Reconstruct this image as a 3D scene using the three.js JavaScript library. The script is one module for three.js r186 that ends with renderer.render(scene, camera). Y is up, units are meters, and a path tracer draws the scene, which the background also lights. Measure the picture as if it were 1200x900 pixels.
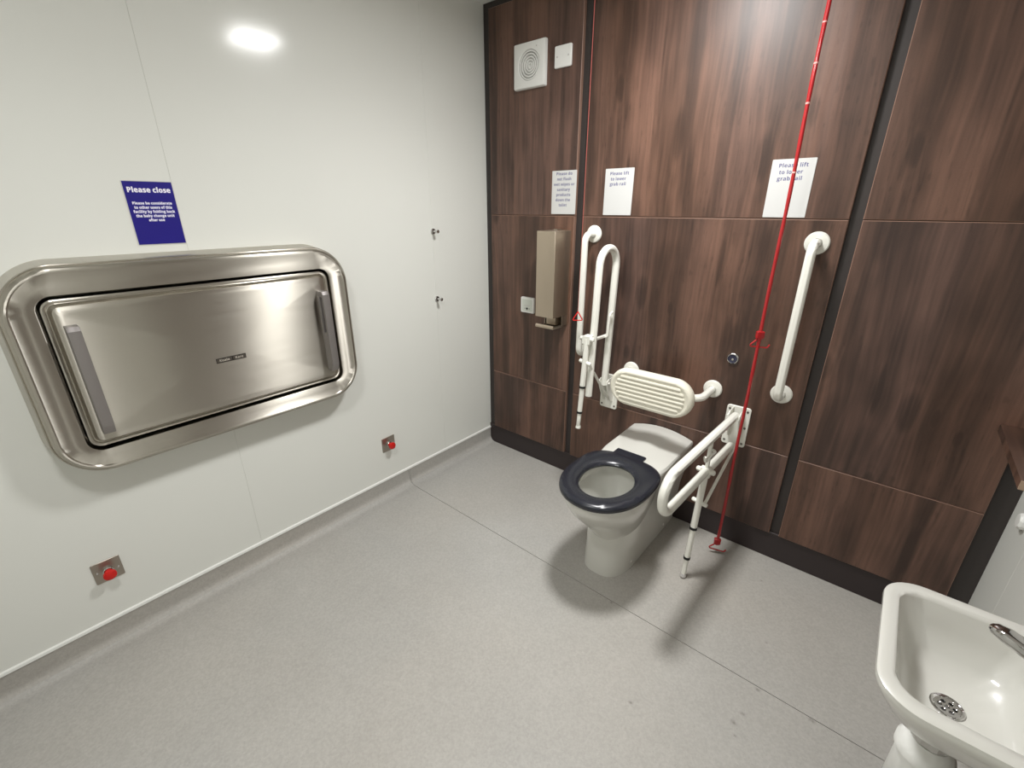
import * as THREE from 'three';
import { mergeGeometries, toCreasedNormals } from 'three/addons/utils/BufferGeometryUtils.js';
import { RectAreaLightUniformsLib } from 'three/addons/lights/RectAreaLightUniformsLib.js';
import { Brush, Evaluator, ADDITION, SUBTRACTION } from 'three-bvh-csg';

// ───────────── camera, exposure, lamps ─────────────
const scene = new THREE.Scene();
scene.background = new THREE.Color(0x000000);
const camera = new THREE.PerspectiveCamera(2 * Math.atan(450 / 528.4256) * 180 / Math.PI, 4 / 3, 0.05, 30);
camera.rotation.order = 'YXZ';
camera.position.set(1.93852, 1.53059, 2.0466);
camera.rotation.set(-21.4359 * Math.PI / 180, 40.2234 * Math.PI / 180, 0.0132 * Math.PI / 180);
const renderer = new THREE.WebGLRenderer();
renderer.toneMapping = THREE.LinearToneMapping;
renderer.toneMappingExposure = 1.06;
renderer.shadowMap.enabled = true;
const LAMP_SPOTS = [[1.2, 0.62, 92, 7.0], [1.2, 2.0, 34, 4.0]];      // two round ceiling lamps: x, z, wide glow, downward beam
const LAMP_SIZE = 0.23, LAMP_GLOW = 9, LAMP_COLOR = new THREE.Color(1, 0.998, 0.985);
RectAreaLightUniformsLib.init();

// room: back wall (wood) faces +z at z = 0, left wall faces +x at x = 0
const W = 2.42, H = 2.486, ZF = 2.62;

// ───────────── helpers ─────────────
const V = (x, y, z) => new THREE.Vector3(x, y, z);
let seed = 7;
const rnd = () => { seed = (seed * 1664525 + 1013904223) >>> 0; return seed / 4294967296; };
const taken = new Map();
const numbered = (n) => { const k = taken.get(n) || 0; taken.set(n, k + 1); return k ? `${n}_${String(k).padStart(3, '0')}` : n; };
function thing(name, label, category, pos = [0, 0, 0], group) {
  const o = new THREE.Group(); o.name = numbered(name); o.position.set(...pos);
  o.userData = { label, category }; if (group) o.userData.group = group;
  scene.add(o); return o;
}
function part(name, geo, mat, parent, label) {
  const m = new THREE.Mesh(geo, mat); m.name = name; m.castShadow = m.receiveShadow = true;
  if (label) m.userData.label = label;
  parent.add(m); return m;
}
function struct(name, geo, mat, label, category, parent = scene) {
  const m = geo ? new THREE.Mesh(geo, mat) : new THREE.Group();
  m.name = parent === scene ? numbered(name) : name; m.castShadow = m.receiveShadow = true;
  m.userData = { kind: 'structure', label, category }; parent.add(m); return m;
}
// a single-mesh thing
function solo(name, geo, mat, label, category, pos, group) {
  const m = new THREE.Mesh(geo, mat); m.name = numbered(name); m.castShadow = m.receiveShadow = true;
  if (pos) m.position.set(...pos);
  m.userData = { label, category }; if (group) m.userData.group = group; scene.add(m); return m;
}
// uv in metres by the dominant direction of each triangle
function boxUV(geo, ou = 0, ov = 0) {
  const g = geo.index ? geo.toNonIndexed() : geo, p = g.attributes.position, uv = new Float32Array(p.count * 2);
  const a = V(), b = V(), c = V();
  for (let i = 0; i < p.count; i += 3) {
    a.fromBufferAttribute(p, i); b.fromBufferAttribute(p, i + 1); c.fromBufferAttribute(p, i + 2);
    const n = b.clone().sub(a).cross(c.clone().sub(a)), x = Math.abs(n.x), y = Math.abs(n.y), z = Math.abs(n.z);
    [a, b, c].forEach((q, k) => {
      const [u, v] = x >= y && x >= z ? [q.z, q.y] : y >= z ? [q.x, q.z] : [q.x, q.y];
      uv[(i + k) * 2] = u + ou; uv[(i + k) * 2 + 1] = v + ov;
    });
  }
  g.setAttribute('uv', new THREE.BufferAttribute(uv, 2)); return g;
}
// skin over loops of equal length; creased normals
function loft(loops, { start = false, end = false, closed = true, crease = 0.6, ring = false } = {}) {
  const n = loops[0].length, pos = [], idx = [];
  for (const l of loops) for (const p of l) pos.push(p.x, p.y, p.z);
  const m = loops.length, kk = closed ? n : n - 1;
  for (let j = 0; j < (ring ? m : m - 1); j++) for (let i = 0; i < kk; i++) {
    const a = j * n + i, b = j * n + (i + 1) % n, c = ((j + 1) % m) * n + i, d = ((j + 1) % m) * n + (i + 1) % n;
    idx.push(a, b, d, a, d, c);
  }
  const cap = (j, flip) => {
    const c = V(); loops[j].forEach((p) => c.add(p)); c.multiplyScalar(1 / n);
    const k = pos.length / 3; pos.push(c.x, c.y, c.z);
    for (let i = 0; i < n; i++) { const a = j * n + i, b = j * n + (i + 1) % n; flip ? idx.push(k, b, a) : idx.push(k, a, b); }
  };
  if (start) cap(0, true);
  if (end) cap(m - 1, false);
  const g = new THREE.BufferGeometry();
  g.setAttribute('position', new THREE.Float32BufferAttribute(pos, 3)); g.setIndex(idx);
  return boxUV(toCreasedNormals(g, crease));
}
// rounded rectangle, counter-clockwise in (u, v); r is one number or [++, -+, --, +-]
function rr(hu, hv, r, n = 6) {
  const rs = Array.isArray(r) ? r : [r, r, r, r], out = [];
  [[1, 1], [-1, 1], [-1, -1], [1, -1]].forEach(([su, sv], k) => {
    const q = Math.max(1e-4, Math.min(rs[k], hu, hv)), a0 = k * Math.PI / 2;
    if (!n) { out.push([su * hu, sv * hv]); return; }
    for (let i = 0; i <= n; i++) { const a = a0 + i / n * Math.PI / 2; out.push([su * (hu - q) + q * Math.cos(a), sv * (hv - q) + q * Math.sin(a)]); }
  });
  return out;
}
// stack of rounded rectangles facing +z: rows of [z, inset]; block(cx, cy, hx, hy, r, rows)
const plateXY = (cx, cy, hx, hy, r, rows, opt = {}, n = 6) => loft(rows.map(([z, i]) => rr(hx - i, hy - i, Math.max(r - i, 0.0005), n).map(([u, v]) => V(cx + u, cy + v, z))), { end: true, ...opt });
// the same, facing +x on the left wall (u runs along -z so that the winding stays outward)
const plateZY = (cz, cy, hz, hy, r, rows, opt = {}, n = 6) => loft(rows.map(([x, i]) => rr(hz - i, hy - i, Math.max(r - i, 0.0005), n).map(([u, v]) => V(x, cy + v, cz - u))), { end: true, ...opt });
// polyline with rounded corners
function fillet(pts, rad, seg = 8) {
  const out = [pts[0].clone()];
  for (let i = 1; i < pts.length - 1; i++) {
    const p = pts[i], a = pts[i - 1].clone().sub(p), b = pts[i + 1].clone().sub(p), la = a.length(), lb = b.length();
    a.normalize(); b.normalize();
    const th = Math.acos(THREE.MathUtils.clamp(a.dot(b), -1, 1)), R = Array.isArray(rad) ? rad[i - 1] : rad;
    const d = Math.min(R / Math.tan(th / 2), la * 0.499, lb * 0.499), k = 4 / 3 * Math.tan((Math.PI - th) / 4) * Math.tan(th / 2) * 1;
    const A = p.clone().addScaledVector(a, d), B = p.clone().addScaledVector(b, d), C1 = A.clone().addScaledVector(a, -d * k), C2 = B.clone().addScaledVector(b, -d * k);
    const cv = new THREE.CubicBezierCurve3(A, C1, C2, B);
    for (let s = 0; s <= seg; s++) out.push(cv.getPoint(s / seg));
  }
  out.push(pts[pts.length - 1].clone()); return out;
}
// tube along a polyline; r a number or function of 0..1; domed or flat ends
function sweep(pts, r, n = 14, { caps = true, dome = false } = {}) {
  const P = pts.filter((p, i) => !i || p.distanceTo(pts[i - 1]) > 1e-6), L = [0];
  for (let i = 1; i < P.length; i++) L.push(L[i - 1] + P[i].distanceTo(P[i - 1]));
  const rad = (i) => typeof r === 'function' ? r(L[i] / L[L.length - 1]) : r;
  let t = P[1].clone().sub(P[0]).normalize(), u = Math.abs(t.y) < 0.9 ? V(0, 1, 0) : V(1, 0, 0);
  u.sub(t.clone().multiplyScalar(u.dot(t))).normalize();
  const loops = [];
  const ringAt = (c, t, u, q) => { const w = t.clone().cross(u), l = []; for (let k = 0; k < n; k++) { const a = k / n * 2 * Math.PI; l.push(c.clone().addScaledVector(u, q * Math.cos(a)).addScaledVector(w, q * Math.sin(a))); } return l; };
  for (let i = 0; i < P.length; i++) {
    const a = P[Math.max(0, i - 1)], b = P[Math.min(P.length - 1, i + 1)], d1 = i ? P[i].clone().sub(a).normalize() : null, d2 = i < P.length - 1 ? b.clone().sub(P[i]).normalize() : null;
    const tn = d1 && d2 ? d1.clone().add(d2).normalize() : (d1 || d2);
    u.applyQuaternion(new THREE.Quaternion().setFromUnitVectors(t, tn)); u.sub(tn.clone().multiplyScalar(u.dot(tn))).normalize(); t = tn;
    if (i === 0 && dome) for (const s of [0.15, 0.55, 0.85]) loops.push(ringAt(P[0].clone().addScaledVector(tn, -rad(0) * Math.sqrt(1 - s * s) * 0.6), tn, u, rad(0) * s));
    loops.push(ringAt(P[i], tn, u, rad(i)));
    if (i === P.length - 1 && dome) for (const s of [0.85, 0.55, 0.15]) loops.push(ringAt(P[i].clone().addScaledVector(tn, rad(i) * Math.sqrt(1 - s * s) * 0.6), tn, u, rad(i) * s));
  }
  return loft(loops, { start: caps, end: caps, crease: 0.9 });
}
const cyl = (a, b, r, n = 18, dome = false) => sweep([a, b], r, n, { dome });
// lathe around an axis through o with direction d: profile rows [r, h]
function turned(profile, o, d, n = 28, crease = 0.6) {
  const q = new THREE.Quaternion().setFromUnitVectors(V(0, 1, 0), d.clone().normalize());
  const loops = profile.map(([r, h]) => { const l = []; for (let k = 0; k < n; k++) { const a = -k / n * 2 * Math.PI; l.push(V(Math.max(r, 1e-5) * Math.cos(a), h, Math.max(r, 1e-5) * Math.sin(a)).applyQuaternion(q).add(o)); } return l; });
  return loft(loops, { crease });
}
const boxG = (x0, x1, y0, y1, z0, z1, ou = 0, ov = 0) => boxUV(new THREE.BoxGeometry(x1 - x0, y1 - y0, z1 - z0).translate((x0 + x1) / 2, (y0 + y1) / 2, (z0 + z1) / 2), ou, ov);
const merge = (...g) => mergeGeometries(g.flat().map((x) => { const y = x.index ? x.toNonIndexed() : x; for (const k of Object.keys(y.attributes)) if (!['position', 'normal', 'uv'].includes(k)) y.deleteAttribute(k); return y; }));
const chamferBox = (x0, x1, y0, y1, z0, z1, c) => plateXY((x0 + x1) / 2, (y0 + y1) / 2, (x1 - x0) / 2, (y1 - y0) / 2, 0.0006, [[z0, 0], [z1 - c, 0], [z1, c]], { start: true, crease: 0.3 }, 0);

// ───────────── textures ─────────────
const hash = (x, y, s) => { let h = Math.imul(x | 0, 374761393) + Math.imul(y | 0, 668265263) + Math.imul(s | 0, 1274126177); h = Math.imul(h ^ (h >>> 13), 1274126177); return ((h ^ (h >>> 16)) >>> 0) / 4294967296; };
const mod = (a, n) => ((a % n) + n) % n;
function vnoise(x, y, px, py, s) {           // value noise, periodic in px and py
  const xi = Math.floor(x), yi = Math.floor(y), fx = x - xi, fy = y - yi, ux = fx * fx * (3 - 2 * fx), uy = fy * fy * (3 - 2 * fy);
  const x0 = mod(xi, px), x1 = mod(xi + 1, px), y0 = mod(yi, py), y1 = mod(yi + 1, py);
  return (hash(x0, y0, s) * (1 - ux) + hash(x1, y0, s) * ux) * (1 - uy) + (hash(x0, y1, s) * (1 - ux) + hash(x1, y1, s) * ux) * uy;
}
const fbm = (x, y, px, py, s, o = 3) => { let v = 0, a = 0.5, t = 0; for (let i = 0; i < o; i++) { v += a * vnoise(x, y, px, py, s + i); t += a; a *= 0.5; x *= 2; y *= 2; px *= 2; py *= 2; } return v / t; };
const lerp = (a, b, t) => a + (b - a) * t, sst = (a, b, x) => { const t = Math.min(1, Math.max(0, (x - a) / (b - a))); return t * t * (3 - 2 * t); };
function dataTex(w, h, fn, srgb, metresU, metresV) {
  const d = new Uint8Array(w * h * 4);
  for (let j = 0; j < h; j++) for (let i = 0; i < w; i++) { const c = fn(i / w, j / h), k = (j * w + i) * 4; d[k] = c[0]; d[k + 1] = c[1]; d[k + 2] = c[2]; d[k + 3] = 255; }
  const t = new THREE.DataTexture(d, w, h, THREE.RGBAFormat);
  t.wrapS = t.wrapT = THREE.RepeatWrapping; t.magFilter = THREE.LinearFilter; t.minFilter = THREE.LinearMipmapLinearFilter; t.generateMipmaps = true;
  if (srgb) t.colorSpace = THREE.SRGBColorSpace;
  t.repeat.set(1 / metresU, 1 / metresV); t.needsUpdate = true; return t;
}
const woodMarks = [[0.592, 0.505, 0.017, 0.05], [0.333, 0.633, 0.011, 0.03], [0.1, 0.983, 0.006, 0.02], [0.13, 0.96, 0.007, 0.018]];
// walnut laminate, 2.4 m x 2.4 m, grain upright, with a few knots and figured patches
const knots = []; for (let i = 0; i < 40; i++) knots.push([rnd(), rnd(), 0.006 + 0.012 * rnd(), 0.02 + 0.05 * rnd()]);
knots.push(...woodMarks);
const woodFig = (x, y) => {
  let u = x + 0.010 * (fbm(x * 5, y * 3, 5, 3, 11, 2) - 0.5) + 0.006 * (fbm(x * 16, y * 9, 16, 9, 15, 2) - 0.5), kd = 0, ring = 0;
  for (const [kx, ky, kw, kh] of knots) {
    let dx = x - kx, dy = y - ky; dx -= Math.round(dx); dy -= Math.round(dy);
    if (Math.abs(dx) > kw * 5 || Math.abs(dy) > kh * 4) continue;
    const q = Math.hypot(dx / kw, dy / kh), e = Math.exp(-q * q * 0.55);
    kd += Math.exp(-q * q * 3.2); ring += e * Math.sin(q * 9) * 0.5; u += dx * e * 0.55;
  }
  const broad = fbm(u * 15, y * 1, 15, 1, 21, 2), mid = fbm(u * 58, y * 3, 58, 3, 31, 3), fine = fbm(u * 300, y * 14, 300, 14, 41, 2), pore = vnoise(u * 520, y * 70, 520, 70, 51), patch = fbm(u * 11, y * 7, 11, 7, 61, 3), cloud = fbm(x * 40, y * 22, 40, 22, 65, 2);
  let t = 0.22 * sst(0.15, 0.85, broad) + 0.30 * sst(0.2, 0.8, mid) + 0.22 * fine + 0.20 * patch + 0.16 * (cloud - 0.2) + 0.08 * ring;
  t -= 0.09 * sst(0.75, 0.95, pore) * sst(0.35, 0.6, patch) + 0.26 * kd;
  return [t, fbm(u * 9, y * 2, 9, 2, 71, 2)];
};
const woodTex = dataTex(2048, 2048, (x, y) => {
  const [t, hue] = woodFig(x, y), k = sst(0.12, 0.85, t), n = (hash(x * 2048, y * 2048, 5) - 0.5) * 5;
  return [lerp(57, 113, k) + n + 8 * (hue - 0.5), lerp(41, 84, k) + n, lerp(34, 71, k) + n - 9 * (hue - 0.5)].map((c) => Math.max(0, Math.min(255, c)));
}, true, 2.4, 2.4);
// safety vinyl: grey, mottled, grains; 3 m x 3 m laid once; worn spots copied from where they lie
const specks = [[1.867, 0.868, 0.009], [1.882, 0.821, 0.008], [1.883, 0.907, 0.006], [1.787, 0.167, 0.006], [1.589, 1.023, 0.007], [1.879, 0.489, 0.004], [2.057, 0.7, 0.009], [1.9, 0.704, 0.008], [1.34, 0.70, 0.005]];
const floorTex = dataTex(2048, 2048, (x, y) => {
  const X = x * 3, Y = y * 3;
  let v = 166 + 8 * (fbm(x * 9, y * 9, 9, 9, 81, 3) - 0.5) + 15 * (fbm(x * 480, y * 480, 480, 480, 82, 2) - 0.5) + 4 * (fbm(x * 60, y * 60, 60, 60, 83, 3) - 0.5);
  const h = hash(x * 2048, y * 2048, 9); if (h > 0.985) v -= 16; else if (h < 0.012) v += 14;
  for (const [sx, sy, sr] of specks) { const d = Math.hypot(X - sx, (Y - sy) * 1.3) / sr; if (d < 2) v -= 34 * Math.exp(-d * d * 1.4) * (0.5 + vnoise(X * 300, Y * 300, 900, 900, 84)); }
  const warm = 5 * (fbm(x * 4, y * 4, 4, 4, 85, 3) - 0.5);
  return [v + 2.5 + warm, v - 0.5, v - 6 - warm];
}, true, 3, 3);
const floorBump = dataTex(512, 512, (x, y) => { const v = 128 + 90 * (fbm(x * 128, y * 128, 128, 128, 91, 2) - 0.5); return [v, v, v]; }, false, 0.4, 0.4);
// brushed steel: fine lines run along u
const brushTex = dataTex(512, 1024, (x, y) => { const v = 222 + 44 * (fbm(x * 3, y * 380, 3, 380, 95, 2) - 0.5) + 16 * (vnoise(x * 5, y * 40, 5, 40, 97) - 0.5); return [v, v, v]; }, false, 0.5, 0.5);

// ───────────── materials ─────────────
const std = (o) => new THREE.MeshPhysicalMaterial(o);
const M = {
  wall: std({ color: 0xe0e1db, roughness: 0.55, clearcoat: 0.5, clearcoatRoughness: 0.13 }),
  joint: std({ color: 0xd2d2cc, roughness: 0.7 }),
  ceiling: std({ color: 0xeeeeea, roughness: 0.8 }),
  wood: std({ map: woodTex, roughness: 0.41, bumpMap: null, side: THREE.FrontSide }),
  woodEdge: std({ color: 0x86695a, roughness: 0.5 }),  // edge brown lightened so the chamfer highlight sits in the colour
  rawEdge: std({ color: 0xb39a84, roughness: 0.7 }),
  dark: std({ color: 0x332d2b, roughness: 0.5 }),
  vinylDark: std({ color: 0x2f2626, roughness: 0.48 }),
  floor: std({ map: floorTex, bumpMap: floorBump, bumpScale: 0.0006, roughness: 0.5 }),
  underlay: std({ color: 0x4b4642, roughness: 0.8 }),
  capTrim: std({ color: 0xe6e6e2, roughness: 0.4 }),
  steel: std({ color: 0xc0bbb1, metalness: 1, roughness: 0.43, roughnessMap: brushTex, anisotropy: 1, anisotropyRotation: Math.PI / 2 }),
  steelSmooth: std({ color: 0xb8b2a8, metalness: 1, roughness: 0.2 }),
  steelPlain: std({ color: 0xaba399, metalness: 1, roughness: 0.38 }),
  dispSteel: std({ color: 0xc6b8a6, metalness: 0.95, roughness: 0.4 }),
  alu: std({ color: 0x8f8a88, metalness: 0.55, roughness: 0.42 }),
  chrome: std({ color: 0xc9c7c6, metalness: 1, roughness: 0.08 }),
  black: std({ color: 0x0c0b0b, roughness: 0.6 }),
  ceramic: std({ color: 0xd2d1ca, roughness: 0.32, clearcoat: 0.9, clearcoatRoughness: 0.06 }),
  rail: std({ color: 0xecebe2, roughness: 0.35, clearcoat: 0.4, clearcoatRoughness: 0.15 }),
  pad: std({ color: 0xe7e3d3, roughness: 0.5 }),
  plastic: std({ color: 0xe6e6e2, roughness: 0.38 }),
  plasticGrey: std({ color: 0xc3c0bd, roughness: 0.45 }),
  screw: std({ color: 0x77736e, metalness: 0.8, roughness: 0.4 }),
  seat: std({ color: 0x22242c, roughness: 0.26 }),
  red: std({ color: 0xa8161b, roughness: 0.32, clearcoat: 0.4, clearcoatRoughness: 0.1 }),
  redBright: std({ color: 0xc9140c, roughness: 0.4 }),
  painted_glint: std({ color: 0xe0a49e, roughness: 0.15 }),  // pale pink that colours in the highlights on the red cord
  navy: std({ color: 0x23243c, roughness: 0.25, clearcoat: 0.6, clearcoatRoughness: 0.06 }),
  signWhite: std({ color: 0xc9c8c5, roughness: 0.45 }),
  signBlue: std({ color: 0x1d0f86, roughness: 0.45 }),
  diffuser: std({ color: 0xf4f2ec, roughness: 0.5, emissive: LAMP_COLOR, emissiveIntensity: LAMP_GLOW }),
  water: std({ color: 0xdfe6e4, roughness: 0.02, transmission: 1, thickness: 0.05, ior: 1.33 }),
};

// ───────────── ceiling lamps ─────────────
LAMP_SPOTS.forEach(([x, z, power, beam], i) => {
  const t = thing('ceiling_lamp', i ? 'round white ceiling lamp over the room entrance' : 'round white ceiling lamp over the toilet', 'lamp', [x, H, z], 'round ceiling lamps');
  part('housing', turned([[0, 0], [0.15, 0], [0.15, -0.022], [0.146, -0.026], [0.132, -0.026], [0, -0.024]].map(([r, h]) => [r, h]).reverse(), V(0, 0, 0), V(0, 1, 0), 48), M.plastic, t);
  const prof = []; for (let k = 0; k <= 10; k++) { const a = k / 10 * Math.PI / 2; prof.push([0.132 * Math.sin(a), -0.026 - 0.038 * Math.cos(a)]); }
  part('diffuser', turned(prof, V(0, 0, 0), V(0, 1, 0), 48, 1), M.diffuser, t, 'glowing opal diffuser');
  const p = new THREE.RectAreaLight(LAMP_COLOR, power, LAMP_SIZE, LAMP_SIZE); p.position.set(0, -0.068, 0); p.rotation.x = -Math.PI / 2; p.name = 'lamp_light'; t.add(p);
  const q = new THREE.SpotLight(LAMP_COLOR, beam, 0, 78 * Math.PI / 180, 1, 2); q.position.set(0, -0.072, 0); q.target.position.set(0, -1, 0); q.name = 'lamp_beam';
  q.castShadow = true; q.shadow.radius = 7; q.shadow.mapSize.set(1024, 1024); q.shadow.bias = -0.001; t.add(q); t.add(q.target);
});

// ───────────── floor, walls, ceiling ─────────────
const seamZ = 0.693;
const floor = struct('floor', boxG(-0.1, W + 0.1, -0.12, -0.004, -0.12, ZF + 0.1), M.underlay, 'grey speckled safety vinyl floor with a welded seam', 'floor');
{
  const sheet = (z0, z1) => loft([[V(-0.02, -0.004, z1), V(W + 0.02, -0.004, z1), V(W + 0.02, -0.004, z0), V(-0.02, -0.004, z0)], [V(-0.02, 0, z1), V(W + 0.02, 0, z1), V(W + 0.02, 0, z0), V(-0.02, 0, z0)]], { end: true, crease: 0.3 });
  part('vinyl_sheet', sheet(-0.03, seamZ - 0.0012), M.floor, floor); part('vinyl_sheet', sheet(seamZ + 0.0012, ZF + 0.02), M.floor, floor);
}
// cove: the vinyl runs up the wall; profile (distance from wall, height)
const coveProf = (() => { const p = [[0.062, 0.0004]]; for (let k = 0; k <= 8; k++) { const a = k / 8 * Math.PI / 2; p.push([0.045 - 0.041 * Math.sin(a), 0.0415 - 0.041 * Math.cos(a)]); } p.push([0.004, 0.102]); p.push([0.0, 0.102]); return p; })();
const coveStrip = (map, z0, z1) => loft([coveProf.map(([d, y]) => map(d, y, z0)), coveProf.map(([d, y]) => map(d, y, z1))], { closed: false, crease: 0.7 });
const capProf = [[0.004, 0.099], [0.0075, 0.1], [0.0075, 0.107], [0.006, 0.1105], [0, 0.113]];
const capStrip = (map, z0, z1) => loft([capProf.map(([d, y]) => map(d, y, z0)), capProf.map(([d, y]) => map(d, y, z1))], { closed: false, crease: 0.7 });
for (const [side, map, z0, z1] of [['left', (d, y, z) => V(d, y, z), ZF, -0.02], ['right', (d, y, z) => V(W - d, y, z), -0.02, ZF], ['front', (d, y, z) => V(z, y, ZF - d), W, 0]]) {
  const b = struct('baseboard_' + side, null, null, `grey vinyl cove skirting with white cap strip along the ${side === 'left' ? 'wall with the baby changer' : side === 'right' ? 'wall with the wash basin' : 'wall by the entrance'}`, 'skirting');
  if (side === 'front') part('cove', coveStrip(map, z0, z1), M.floor, b);
  else for (const [a, c] of z0 > z1 ? [[z0, seamZ + 0.0012], [seamZ - 0.0012, z1]] : [[z0, seamZ - 0.0012], [seamZ + 0.0012, z1]]) part('cove', coveStrip(map, a, c), M.floor, b);
  part('cap_strip', capStrip(map, z0, z1), M.capTrim, b);
}
// white sheeted walls: backing with separate sheets and thin open joints
const wallLeft = struct('wall_left', boxG(-0.15, -0.0012, -0.1, H + 0.1, -0.15, ZF + 0.15), M.joint, 'glossy white sheeted wall behind the baby changer', 'wall');
const leftJ = [-0.02, 0.405, 1.522, ZF];
for (let k = 0; k < 3; k++) part('wall_sheet', plateZY((leftJ[k] + leftJ[k + 1]) / 2, H / 2, (leftJ[k + 1] - leftJ[k]) / 2 - 0.0004, H / 2, 0.0005, [[-0.0012, 0], [-0.0006, 0], [0, 0.0006]], { crease: 0.2 }, 0), M.wall, wallLeft);
const wallRight = struct('wall_right', boxG(W + 0.0012, W + 0.15, -0.1, H + 0.1, -0.15, ZF + 0.15), M.joint, 'white sheeted wall behind the wash basin', 'wall');
const rightJ = [-0.02, 0.226, 1.4, ZF];
for (let k = 0; k < 3; k++) part('wall_sheet', loft([[W + 0.0012, 0], [W + 0.0006, 0], [W, 0.0006]].map(([x, i]) => rr((rightJ[k + 1] - rightJ[k]) / 2 - 0.0004 - i, H / 2 - i, 0.0005, 0).map(([u, v]) => V(x, H / 2 + v, (rightJ[k] + rightJ[k + 1]) / 2 + u))), { end: true, crease: 0.2 }), M.wall, wallRight);
struct('wall_front', boxG(-0.15, W + 0.15, -0.1, H + 0.1, ZF, ZF + 0.15), M.wall, 'white wall at the entrance end of the room', 'wall');
struct('ceiling', boxG(-0.15, W + 0.15, H, H + 0.15, -0.15, ZF + 0.15), M.ceiling, 'plain white ceiling', 'ceiling');
// back wall: dark backing board, nine walnut panels standing proud of it
const wallBack = struct('wall_back', boxG(-0.1, W + 0.1, -0.1, H + 0.05, -0.15, -0.02), M.dark, 'dark backing wall clad with walnut laminate panels behind the toilet', 'wall');
const rowsY = [[0.135, 0.535], [0.5375, 1.4875], [1.49, 2.452]];
function woodPanel(x0, x1, y0, y1, ou, ov, parent, place) {
  const c = 0.002, face = boxUV(plateXY((x0 + x1) / 2, (y0 + y1) / 2, (x1 - x0) / 2 - c, (y1 - y0) / 2 - c, 0.0006, [[-0.001, 0.0003], [0, 0]], { crease: 0.3 }, 0), ou, ov);
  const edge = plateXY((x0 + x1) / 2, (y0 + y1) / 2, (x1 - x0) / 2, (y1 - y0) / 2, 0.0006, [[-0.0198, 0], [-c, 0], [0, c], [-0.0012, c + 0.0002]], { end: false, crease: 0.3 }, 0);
  const p = part('wood_panel', face, M.wood, parent), e = part('lightened_edge', edge, M.woodEdge, p, 'panel edge in lighter brown that paints its chamfer highlight');  // edge and chamfer share a lighter brown that paints the caught light
  if (place) place(p);
  return p;
}
[[0.05, 0.618], [0.664, 1.754], [1.794, 2.357]].forEach(([x0, x1], c) => rowsY.forEach(([y0, y1], r) => woodPanel(x0, x1, y0, y1, [0.13, 0.72, 2.06][c] + r * 0.83, [0.1, 0.9, 1.6][r] + c * 0.31, wallBack)));
// the duct behind the basin is clad in the same walnut panels (beyond the picture's edge, mirrored in the steel)
for (const [k, [y0, y1]] of rowsY.entries()) woodPanel(-0.35, 0.35, y0, y1, 0.4 + k * 0.7, k * 0.9, wallRight, (p) => { p.position.set(W - 0.02, 0, 0.93); p.rotation.y = -Math.PI / 2; });
struct('baseboard_back', boxUV(plateXY(W / 2, 0.0675, W / 2, 0.0675, 0.001, [[-0.0199, 0], [-0.012, 0], [-0.01, 0.002]], { crease: 0.3 }, 0)), M.vinylDark, 'dark brown skirting under the walnut panels', 'skirting');

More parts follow.
